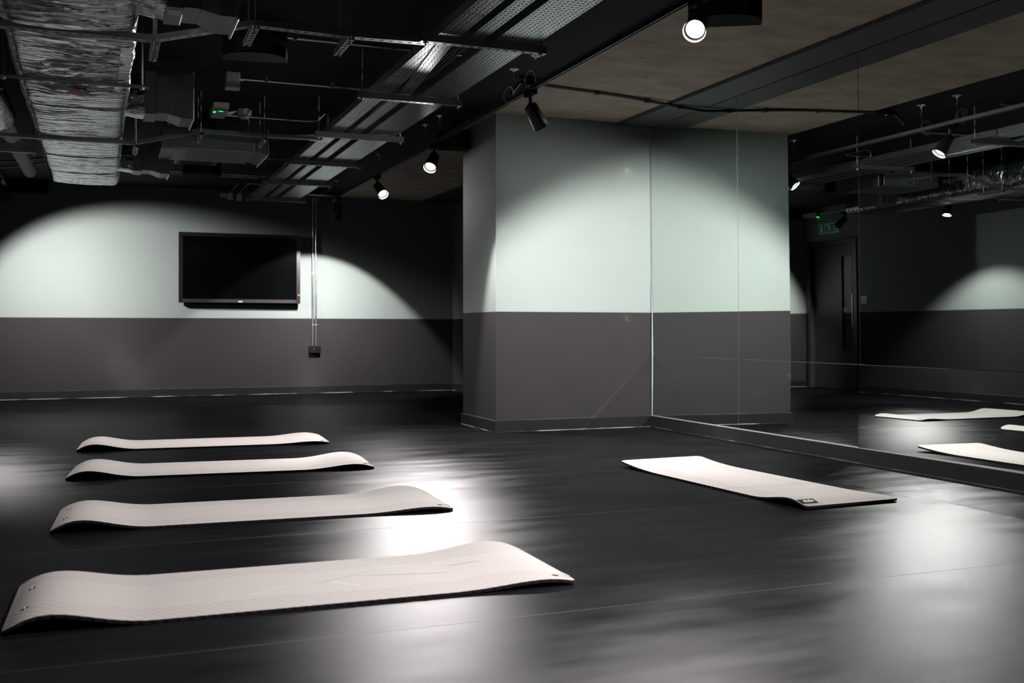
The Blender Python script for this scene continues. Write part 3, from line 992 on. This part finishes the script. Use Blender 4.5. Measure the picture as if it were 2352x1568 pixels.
for i, (zz, lab) in enumerate(((2.47, 'upper of two slack dark cables looping below the hose end'), (2.44, 'lower of two slack dark cables looping below the hose end'))):
    c = MB().tube([(-1.55 + 1.1 * k / 20, 11.2 + 0.15 * i, zz + 0.09 * (abs(k / 20 - 0.45) / 0.55) ** 1.6 * (1 if k > 9 else 0.35)) for k in range(21)], 0.012, 8).build('slack_cable', M['galvd'], None, (-1.0, 11.2, zz))
    tag(c, lab, 'cable')

# ------------------------------------------------------------------ fan coil unit
fc = thing('fan_coil_unit', 'grey metal fan coil unit hung on the black ceiling beyond the duct', 'fan coil', (0.9, 9.35, 2.36))
MB().bbox(0.47, 1.22, 9.04, 9.66, 2.36, 2.53, 0.004).build('casing', M['galvd'], fc)
px = [0.475, 0.57, 0.70, 0.74, 0.90, 1.06, 1.215]
for a, b in zip(px[:-1], px[1:]):
    MB().box(a + 0.0015, b - 0.0015, 9.05, 9.65, 2.354, 2.3595).build('underside_panel', M['galvd'], fc)
MB().add([(1.22, 9.08, 2.37), (1.22, 9.62, 2.37), (1.22, 9.62, 2.51), (1.22, 9.08, 2.51), (1.32, 9.03, 2.345), (1.32, 9.67, 2.345), (1.32, 9.67, 2.54), (1.32, 9.03, 2.54)], [(0, 1, 5, 4), (1, 2, 6, 5), (2, 3, 7, 6), (3, 0, 4, 7), (4, 5, 6, 7)]).build('outlet_cone', M['galvd'], fc)
MB().bbox(1.32, 1.33, 9.0, 9.70, 2.335, 2.55, 0.002).build('face_flange', M['galv'], fc)
for xr in (0.52, 1.17):
    for yr in (9.08, 9.62):
        MB().cyl((xr, yr, 2.52), (xr, yr, ZC), 0.006, n=8).build('hanger_rod', M['galvd'], fc)
fb = thing('filter_box', 'dark shallow box on the black ceiling behind the fan coil unit', 'box', (0.7, 10.1, 2.5))
MB().bbox(0.64, 1.02, 9.95, 10.30, 2.42, ZC, 0.006).build('casing', M['black'], fb)
MB().box(0.68, 0.98, 9.98, 10.27, 2.4165, 2.4195).build('lid', M['black_ceiling'], fb)

# ------------------------------------------------------------------ conduits, boxes, detector
def conduit(pts, r, label, clips=(), m='steel', group=None, name='conduit', clipdir=(0, 0, 1), bend=0.06):
    pts = [Vector(p) for p in pts]
    path = [pts[0]]
    for a, b, c in zip(pts[:-2], pts[1:-1], pts[2:]):
        d0, d1 = (a - b).normalized(), (c - b).normalized()
        k = min(bend, (a - b).length * 0.45, (c - b).length * 0.45)
        for i in range(7):
            q = i / 6
            path.append((b + d0 * k) * (1 - q) ** 2 + b * 2 * q * (1 - q) + (b + d1 * k) * q ** 2)
    path.append(pts[-1])
    org = path[len(path) // 2]
    t = thing(name, label, 'pipe' if name == 'conduit' else 'cable', org, group)
    MB().tube(path, r, 10).build('pipe', M[m], t)
    u = Vector(clipdir)
    for c in clips:
        c = Vector(c)
        ax = Vector(c[:])
        MB().obox(c + u * (r * 0.2), (0.012, 0, 0), (0, 0.012 if abs(u.y) < .5 else r + .004, 0), (0, 0, r + 0.004 if abs(u.z) > .5 else 0.010)).cyl(c + u * r, c + u * (r + 0.02), 0.006, n=8).build('clip', M['galvd'] if m != 'ext' else M['ext'], t)
    return t


zc = 2.665
conduit([(0.98, 6.51, zc), (2.22, 6.51, zc)], 0.0105, 'steel conduit on the black ceiling beyond the first cross tray', [(1.12, 6.51, zc), (1.75, 6.51, zc)])
conduit([(0.93, 7.71, zc), (1.88, 7.71, zc)], 0.0105, 'steel conduit running from the white junction box to the trays', [(1.12, 7.71, zc), (1.6, 7.71, zc)])
conduit([(0.97, 9.06, zc), (1.75, 9.06, zc), (1.75, 8.62, zc), (1.75, 8.62, 2.50)], 0.0105, 'bent steel conduit beside the smoke detector', [(1.5, 9.06, zc)], bend=0.12)
conduit([(0.62, 12.5, zc), (1.85, 12.5, zc)], 0.0115, 'front steel pipe of the pair near the back wall', [(1.4, 12.5, zc)])
conduit([(0.62, 12.66, zc), (1.75, 12.66, zc)], 0.0115, 'rear steel pipe of the pair near the back wall', [(1.4, 12.66, zc)])
conduit([(1.28, 11.0, 2.63), (1.95, 11.0, 2.63), (2.0, 10.6, 2.50)], 0.009, 'thin bent conduit between the fan coil unit and the trays', [], bend=0.2)
conduit([(1.585, 14.13, 2.63), (1.585, 14.10, zc), (1.585, 13.2, zc)], 0.010, 'short conduit above the first white wall box', [], bend=0.03)
conduit([(1.705, 14.13, 2.63), (1.705, 14.10, zc), (1.705, 13.2, zc), (1.95, 13.2, zc)], 0.010, 'short conduit above the second white wall box', [], bend=0.03)
conduit([(2.3, 12.45, 2.47), (2.60, 12.45, 2.47), (2.68, 12.75, 2.505)], 0.010, 'bent conduit feeding the far end of the lighting track', [], bend=0.15)
wallc = 14.165
for i, x in enumerate((2.678, 2.722)):
    conduit([(x + 0.02, 13.35, 2.655), (x, 14.10, 2.655), (x, wallc, 2.58), (x, wallc, 0.63)], 0.0115, ('first', 'second')[i] + ' upright steel conduit ' + ('on the screen side' if i == 0 else 'on the pillar side') + ' above the black socket', [(x, wallc, z) for z in (2.33, 1.63, 0.93)], clipdir=(0, 1, 0), group='wall conduits', bend=0.08)
sk = thing('wall_socket', 'black socket plate on the back wall below two steel conduits', 'socket', (2.70, YB, 0.59))
MB().bbox(2.625, 2.775, YB - 0.048, YB, 0.545, 0.635, 0.005).build('back_box', M['blackp'], sk)
MB().bbox(2.628, 2.782, YB - 0.056, YB - 0.048, 0.545, 0.64, 0.003).build('face_plate', M['blackp'], sk)
for x in (2.642, 2.768):
    MB().cyl((x, YB - 0.058, 0.592), (x, YB - 0.056, 0.592), 0.005, n=10).build('screw', M['clip'], sk)
for x, mm in ((2.692, 'dust'), (2.716, 'clip')):
    MB().cyl((x, YB - 0.062, 0.597), (x, YB - 0.056, 0.597), 0.0065, n=12).build('connector', M[mm], sk)
for x0, x1, z0, z1, mm, lab in ((1.46, 1.55, 2.60, 2.655, 'pink', 'small pinkish box high on the back wall'), (1.556, 1.622, 2.572, 2.655, 'white2', 'small white box high on the back wall, next to the pinkish one'), (1.674, 1.742, 2.565, 2.650, 'white2', 'small white box high on the back wall, nearest the cable trays')):
    b = thing('wall_box', lab, 'box', ((x0 + x1) / 2, YB, z0), 'boxes high on the back wall')
    MB().bbox(x0, x1, YB - 0.045, YB, z0, z1, 0.003).build('back_box', M[mm], b)
    MB().bbox(x0 + 0.002, x1 - 0.002, YB - 0.052, YB - 0.045, z0 + 0.002, z1 - 0.002, 0.002).build('cover', M[mm], b)
jb = thing('junction_box', 'white junction box on the black ceiling at a conduit end', 'box', (0.885, 7.71, 2.6))
MB().bbox(0.835, 0.93, 7.66, 7.76, 2.60, ZC, 0.004).build('box', M['white'], jb)
MB().bbox(0.832, 0.933, 7.657, 7.763, 2.585, 2.60, 0.003).build('lid', M['white'], jb)
MB().cyl((0.93, 7.71, zc), (0.96, 7.71, zc), 0.016).build('gland', M['steel'], jb)
sd = thing('smoke_detector', 'round white smoke detector on the black ceiling beside the green lit fitting', 'detector', (1.12, 8.95, ZC))
MB().lathe((1.12, 8.95, ZC), (0, 0, -1), [(0, 0.058), (0.045, 0.057), (0.05, 0.052)], 28).build('base', M['white'], sd)
MB().lathe((1.12, 8.95, 2.65), (0, 0, -1), [(0, 0.048), (0.018, 0.042), (0.028, 0.030)], 28).build('chamber', M['white'], sd)
for k in range(10):
    a = 2 * PI * k / 10
    MB().obox((1.12 + 0.046 * math.cos(a), 8.95 + 0.046 * math.sin(a), 2.642), (0.009 * -math.sin(a), 0.009 * math.cos(a), 0), (0.003 * math.cos(a), 0.003 * math.sin(a), 0), (0, 0, 0.004)).build('vent_slot', M['black'], sd)
cw = MB().tube([(0.92, 8.75, 2.69), (0.93, 8.78, 2.66), (0.96, 8.85, 2.645), (1.0, 8.9, 2.655), (1.04, 8.93, 2.675), (1.075, 8.945, 2.685)], 0.008, 8).tube([(0.925, 8.77, 2.685), (0.94, 8.80, 2.65), (0.97, 8.87, 2.637), (1.01, 8.92, 2.65), (1.05, 8.94, 2.672)], 0.005, 6)
tag(cw.build('pale_cable', M['cable_white'], None, (0.98, 8.85, 2.65)), 'pale cable looping from the smoke detector to the green lit fitting', 'cable')


def emergency(c, u, label):
    """slim emergency fitting: u = its long direction, round green lamp underneath"""
    c, u = Vector(c), Vector(u).normalized()
    s = Vector((-u.y, u.x, 0))
    t = thing('emergency_light', label, 'emergency light', c, 'emergency lights')
    MB().obox(c, u * 0.17, s * 0.06, (0, 0, 0.02)).build('housing', M['white'], t)
    MB().obox(c - Vector((0, 0, 0.033)), u * 0.165, s * 0.055, (0, 0, 0.013)).build('diffuser', M['white'], t)
    p = c - u * 0.10 - s * -0.05 + Vector((0, 0, -0.04))
    MB().lathe(p - Vector((0, 0, 0.0065)), (0, 0, -1), [(0, 0.011), (0.004, 0.010), (0.008, 0.004)], 12).build('green_lamp', M['led_green'], t)
    MB().obox(c - u * 0.135 + Vector((0, 0, -0.0465)), u * 0.005, s * 0.016, (0, 0, 0.0006)).build('indicator_strip', M['led_green'], t)
    return t


emergency((0.90, 8.78, 2.655), (0, 1, 0), 'slim white emergency fitting with green lamp beside the smoke detector')
emergency((XL + 0.06, 13.92, 2.60), (0, 1, 0), 'slim white emergency fitting with green lamp above the fire exit sign')

# black flexible conduit across the bare soffit
zf = 2.668
pf = [(2.76, 7.02, 2.56), (2.84, 7.05, 2.652), (2.93, 7.08, zf), (3.25, 7.13, zf), (3.7, 7.2, zf), (4.15, 7.28, 2.655), (4.35, 7.29, 2.640), (4.565, 7.30, 2.628)]
fx = thing('flexible_conduit', 'black flexible conduit clipped across the bare concrete soffit', 'cable', (3.6, 7.15, zf))
sm = []
for i in range(len(pf) - 1):
    p0, p1, p2, p3 = [Vector(pf[min(max(i + k, 0), len(pf) - 1)]) for k in (-1, 0, 1, 2)]
    for q in range(8):
        t_ = q / 8
        sm.append(0.5 * (2 * p1 + (p2 - p0) * t_ + (2 * p0 - 5 * p1 + 4 * p2 - p3) * t_ ** 2 + (3 * p1 - p0 - 3 * p2 + p3) * t_ ** 3))
sm.append(Vector(pf[-1]))
MB().tube(sm, 0.0125, 10).build('hose', M['ext'], fx)
for q in (14, 29, 37, 47):
    p = sm[min(q, len(sm) - 2)]
    MB().bbox(p.x - 0.018, p.x + 0.018, p.y - 0.02, p.y + 0.02, p.z - 0.018, p.z + 0.014, 0.003).build('saddle_clip', M['ext'], fx)
MB().bbox(2.86, 2.98, 7.03, 7.12, 2.645, 2.682, 0.004).build('junction_plate', M['blackp'], fx)
MB().lathe((2.92, 7.06, 2.645), (0, 0, -1), [(0, 0.011), (0.004, 0.011), (0.004, 0.005), (0.001, 0.005)], 14, cap1=True).build('screw_washer', M['clip'], fx)

# ------------------------------------------------------------------ wall screen
q = 14.08 / 14.19
sx0, sx1 = 0.945 * q, 2.515 * q
sz0, sz1 = 0.86 + (1.212 - 0.86) * q, 0.86 + (2.132 - 0.86) * q
tv = thing('wall_screen', 'large black flat screen mounted on the back wall', 'screen', ((sx0 + sx1) / 2, YB, sz0))
yf = 14.08
MB().bbox(sx0, sx1, yf, yf + 0.055, sz0, sz1, 0.004).build('cabinet', M['bezel'], tv)
MB().bbox(sx0 + 0.15, sx1 - 0.02, yf + 0.055, YB - 0.03, sz0 - 0.02, sz1 - 0.12, 0.01).build('rear_housing', M['blackp'], tv)
MB().box(sx0 + 0.3, sx1 - 0.3, YB - 0.03, YB, 1.45, 1.85).build('wall_bracket', M['black'], tv)
bz = MB()
bw = 0.050
bz.box(sx0 + .002, sx0 + bw, yf - .008, yf, sz0 + .002, sz1 - .002).box(sx1 - bw, sx1 - .002, yf - .008, yf, sz0 + .002, sz1 - .002).box(sx0 + bw, sx1 - bw, yf - .008, yf, sz1 - bw, sz1 - .002).box(sx0 + bw, sx1 - bw, yf - .008, yf, sz0 + .002, sz0 + bw)
bz.build('bezel', M['bezel'], tv)
MB().box(sx0 + bw, sx1 - bw, yf - .003, yf, sz0 + bw, sz1 - bw).build('display', M['screen'], tv)
MB().bbox(sx0 + bw, sx1 - bw - 0.02, yf - .014, yf - .008, sz0 + .004, sz0 + bw, 0.002).build('lower_strip', M['bezel2'], tv)
lg_ = MB()
for k in range(4):
    lg_.box((sx0 + sx1) / 2 - 0.03 + 0.0125 * k, (sx0 + sx1) / 2 - 0.022 + 0.0125 * k, yf - .0155, yf - .014, sz0 + .014, sz0 + .024)
lg_.build('maker_mark', M['sign_white'], tv)
MB().cyl((sx1 - 0.022, yf - .008, sz0 + 0.115), (sx1 - 0.022, yf - .013, sz0 + 0.115), 0.010, n=12).build('standby_lamp', M['led_red'], tv)

# ------------------------------------------------------------------ things on the door wall
sw = thing('light_switch', 'white double light switch on the wall beside the door', 'switch', (XL, 12.77, 1.20))
MB().bbox(XL, XL + 0.012, 12.70, 12.84, 1.14, 1.26, 0.003).build('plate', M['white'], sw)
for y in (12.735, 12.775):
    MB().bbox(XL + 0.012, XL + 0.020, y, y + 0.03, 1.17, 1.23, 0.002).build('rocker', M['white'], sw)
gx = XL + 0.006
sg = thing('exit_sign', 'green and white fire exit sign above the door', 'sign', (XL, 13.575, 2.28))
Y0, Y1, Z0, Z1 = 13.34, 13.81, 2.275, 2.432
MB().box(XL, XL + 0.004, Y0, Y1, Z0, Z1).build('plate', M['sign_white'], sg)
MB().box(XL + 0.004, XL + 0.005, Y0 + 0.010, Y1 - 0.010, Z0 + 0.010, Z1 - 0.010).build('green_field', M['sign_green'], sg)


def flat(poly, name, m):
    MB().prism(poly, gx - 0.001, gx + 0.0006, lambda u, v, d: Vector((d, u, v))).build(name, m, sg)


ya = Y1 - 0.065
flat([(ya - 0.012, 2.405), (ya - 0.012, 2.345), (ya - 0.034, 2.345), (ya, 2.295), (ya + 0.034, 2.345), (ya + 0.012, 2.345), (ya + 0.012, 2.405)], 'arrow', M['sign_white'])
dy = Y1 - 0.185
dm = MB()
for p in ([(dy - .04, 2.295), (dy - .03, 2.295), (dy - .03, 2.415), (dy - .04, 2.415)], [(dy + .03, 2.295), (dy + .04, 2.295), (dy + .04, 2.415), (dy + .03, 2.415)], [(dy - .04, 2.405), (dy + .04, 2.405), (dy + .04, 2.415), (dy - .04, 2.415)]):
    dm.prism(p, gx - 0.001, gx + 0.0006, lambda u, v, d: Vector((d, u, v)))
dm.build('door_symbol', M['sign_white'], sg)
rm = MB()


def limb(a, b, w):
    a, b = Vector((a[0], a[1])), Vector((b[0], b[1]))
    n = (b - a).normalized()
    n = Vector((-n.y, n.x)) * w
    rm.prism([tuple(a + n), tuple(a - n), tuple(b - n), tuple(b + n)], gx - 0.001, gx + 0.0008, lambda u, v, d: Vector((d, u, v)))


ry = dy - 0.075
rm.lathe((gx - 0.001, ry + 0.008, 2.402), (1, 0, 0), [(0, 0.011), (0.0018, 0.011)], 12)
limb((ry + 0.003, 2.388), (ry - 0.006, 2.346), 0.009)
limb((ry + 0.003, 2.384), (ry + 0.026, 2.362), 0.004)
limb((ry + 0.000, 2.384), (ry - 0.024, 2.368), 0.004)
limb((ry - 0.006, 2.350), (ry + 0.012, 2.325), 0.005)
limb((ry + 0.012, 2.325), (ry + 0.002, 2.300), 0.0045)
limb((ry - 0.006, 2.350), (ry - 0.020, 2.325), 0.005)
limb((ry - 0.020, 2.325), (ry - 0.038, 2.318), 0.0045)
rm.build('running_figure_symbol', M['sign_white'], sg)


def text_mesh(body, size):
    cu = bpy.data.curves.new('lettering', 'FONT')
    cu.body = body
    cu.size = size
    cu.align_x = 'LEFT'
    cu.resolution_u = 2
    ob = bpy.data.objects.new('lettering', cu)
    COL.objects.link(ob)
    dg = bpy.context.evaluated_depsgraph_get()
    me = bpy.data.meshes.new_from_object(ob.evaluated_get(dg))
    vs = [v.co.copy() for v in me.vertices]
    fs = [list(p.vertices) for p in me.polygons]
    bpy.data.objects.remove(ob)
    bpy.data.curves.remove(cu)
    bpy.data.meshes.remove(me)
    return vs, fs


for body, zz in (('Fire', 2.363), ('exit', 2.305)):
    vs_, fs_ = text_mesh(body, 0.066)
    MB().add([(gx + 0.0002, Y0 + 0.025 + p.x, zz + p.y) for p in vs_], fs_).build('lettering', M['sign_white'], sg)

# ------------------------------------------------------------------ exercise mats
def make_mat(label, o, ang, L, H0, H1, kind='row', tip0=0.0, tip1=0.0):
    """o = near corner at the u=0 end; u runs along ang, v to its left; ends arch up from the floor"""
    W = 0.60
    T = 0.011
    ex = Vector((math.cos(ang), math.sin(ang), 0))
    ey = Vector((-ex.y, ex.x, 0))
    o = Vector((o[0], o[1], 0))
    t = thing('exercise_mat', label, 'mat', tuple(o + ex * L / 2 + ey * W / 2), 'exercise mats')

    def arch(d, a, H, tip):
        if d >= a:
            return 0.0
        q = (d / a) ** 0.56
        return H * math.sin(PI * q) ** 2 + tip * (1 - d / a) ** 2

    def zf(u, v):
        k0 = H0[0] + (H0[1] - H0[0]) * v / W
        k1 = H1[0] + (H1[1] - H1[0]) * v / W
        return 0.0006 + arch(u, 0.42, k0, tip0) + arch(L - u, 0.45, k1, tip1)
    nu, nv = 150, 26
    us = [L * i / nu for i in range(nu + 1)]
    vs_ = [W * j / nv for j in range(nv + 1)]

    def P(u, v, dz):
        # rounded corners
        r = 0.035
        uu, vv = u, v
        du = max(0, r - u, u - (L - r))
        dv = max(0, r - v, v - (W - r))
        if du > 0 and dv > 0:
            m_ = math.hypot(du, dv)
            mx_ = max(du, dv)
            k = mx_ / m_
            cu = min(max(u, r), L - r)
            cv = min(max(v, r), W - r)
            uu, vv = cu + (u - cu) * k, cv + (v - cv) * k
        wob = 0.0014 * math.sin(uu * 185) if (v < 1e-6 or v > W - 1e-6) else 0.0
        p = o + ex * uu + ey * (vv + (wob if v > W / 2 else -wob))
        p.z = zf(uu, vv) + dz
        return p
    top, fs, uv = [], [], []
    for i in range(nu + 1):
        for j in range(nv + 1):
            top.append(P(us[i], vs_[j], T))
            uv.append((us[i], vs_[j]))
    nvv = nv + 1
    for i in range(nu):
        for j in range(nv):
            fs.append((i * nvv + j, (i + 1) * nvv + j, (i + 1) * nvv + j + 1, i * nvv + j + 1))
    MB().add(top, fs, 0, True).build('top_layer', M['foam'], t, uv=uv)
    bt = [P(us[i], vs_[j], 0.0) for i in range(nu + 1) for j in range(nv + 1)]
    n0 = len(top)
    bf = [tuple(n0 + a for a in reversed(f)) for f in fs]
    ring = [i * nvv for i in range(nu + 1)] + [nu * nvv + j for j in range(1, nv + 1)] + [i * nvv + nv for i in range(nu - 1, -1, -1)] + [j for j in range(nv - 1, 0, -1)]
    sf = []
    for a, b in zip(ring, ring[1:] + ring[:1]):
        sf.append((a + n0, b + n0, b, a))
    MB().add([p - Vector((0, 0, 0.0004)) for p in top] + bt, bf + sf, 0, False).build('shaded_under_layer', M['foam_shade'], t)

    def on(u, v, h=0.0):
        p = o + ex * u + ey * v
        p.z = zf(u, v) + T + h
        e = 0.004
        su = (zf(min(u + e, L), v) - zf(max(u - e, 0), v)) / (2 * e)
        tu = (ex + Vector((0, 0, su))).normalized()
        return p, tu, tu.cross(ey).normalized()

    def eyelet(u, v, cord):
        p, tu, nn = on(u, v, 0.0)
        e_ = MB().lathe(p - nn * 0.001, nn, [(0, 0.0125), (0.0014, 0.0118), (0.0014, 0.0075), (0.0011, 0.0072)], 16).build('eyelet', M['eye'], t)
        if cord == 0:
            MB().obox(p + nn * 0.0015, tu * 0.0012, ey * 0.013, nn * 0.0005).build('cord', M['tagw'], e_)
        else:
            q0 = p + nn * 0.003
            MB().tube([q0, q0 + tu * 0.03 + ey * 0.004 + nn * 0.004, q0 + tu * 0.055 - nn * 0.004], 0.0022, 6).build('cord', M['tagw'], e_)
    if kind == 'row':
        eyelet(0.050, 0.16, 0)
        eyelet(0.050, 0.42, 0)
        eyelet(L - 0.06, 0.055, 1)
    return t, on, ex, ey


mA = make_mat('pale grey foam mat nearest the camera, largest of the row of four', (-0.26, 3.235), R(-1.1), 1.76, (0.042, 0.036), (0.016, 0.030))
make_mat('pale grey foam mat second from the camera in the row of four', (-0.20, 4.79), R(-2.6), 1.765, (0.042, 0.034), (0.016, 0.032))
make_mat('pale grey foam mat third from the camera in the row of four', (-0.19, 6.46), R(-4.6), 1.775, (0.040, 0.038), (0.024, 0.032))
make_mat('pale grey foam mat of the row of four that lies closest to the screen wall', (-0.16, 7.94), R(-3.2), 1.775, (0.040, 0.038), (0.012, 0.022))
mE, onE, exE, eyE = make_mat('grey foam mat lying alone beside the mirrors, with black woven tag', (3.145, 4.15), R(92.8), 1.74, (0.004, 0.028), (0.0, 0.0), 'solo', 0.006, 0.028)
# NB this mat runs towards the mirror side at v=0 in its own frame, so it is shifted after building
mE.location.x += 0.575 * math.cos(R(2.8)) * 1.0
# engraved line across and woven tag
L0 = Vector(ORG[mE.name])


def strip(on_, u0, v0, u1, v1, w, name, m, parent, h=0.0004):
    a, ta, na = on_(u0, v0, h)
    b, tb, nb = on_(u1, v1, h)
    d = (b - a).normalized()
    s = na.cross(d).normalized() * w
    MB().add([a - s, a + s, b + s, b - s], [(0, 3, 2, 1)]).build(name, m, parent)


strip(onE, 0.62, 0.004, 0.66, 0.596, 0.0022, 'engraved_line', M['groove'], mE)
p, tu, nn = onE(0.045, 0.545, 0.0012)
tg = MB().obox(p, tu * 0.022, eyE * 0.048, nn * 0.0008).build('woven_tag', M['tagb'], mE)
tw = MB()
tw.obox(p + nn * 0.0011 + tu * -0.008 - eyE * 0.004, tu * 0.0032, eyE * 0.030, nn * 0.0004)
for k in range(5):
    tw.obox(p + nn * 0.0011 + tu * (0.004 + (0.004 if k % 2 else 0.0)) + eyE * (-0.030 + 0.012 * k), tu * 0.006, eyE * 0.0035, nn * 0.0004)
tw.build('tag_lettering', M['tagw'], tg)
# embossed strokes on the nearest mat
tA, onA, exA, eyA = mA
for k, (u0, v0, u1, v1) in enumerate(((0.70, 0.20, 0.84, 0.28), (0.92, 0.27, 1.16, 0.40), (0.98, 0.28, 1.06, 0.20), (1.10, 0.33, 1.38, 0.27), (1.18, 0.42, 1.40, 0.44), (1.40, 0.36, 1.52, 0.34))):
    strip(onA, u0, v0, u1, v1, 0.0012, 'embossed_line', M['tagw'] if k % 2 == 0 else M['groove'], tA)
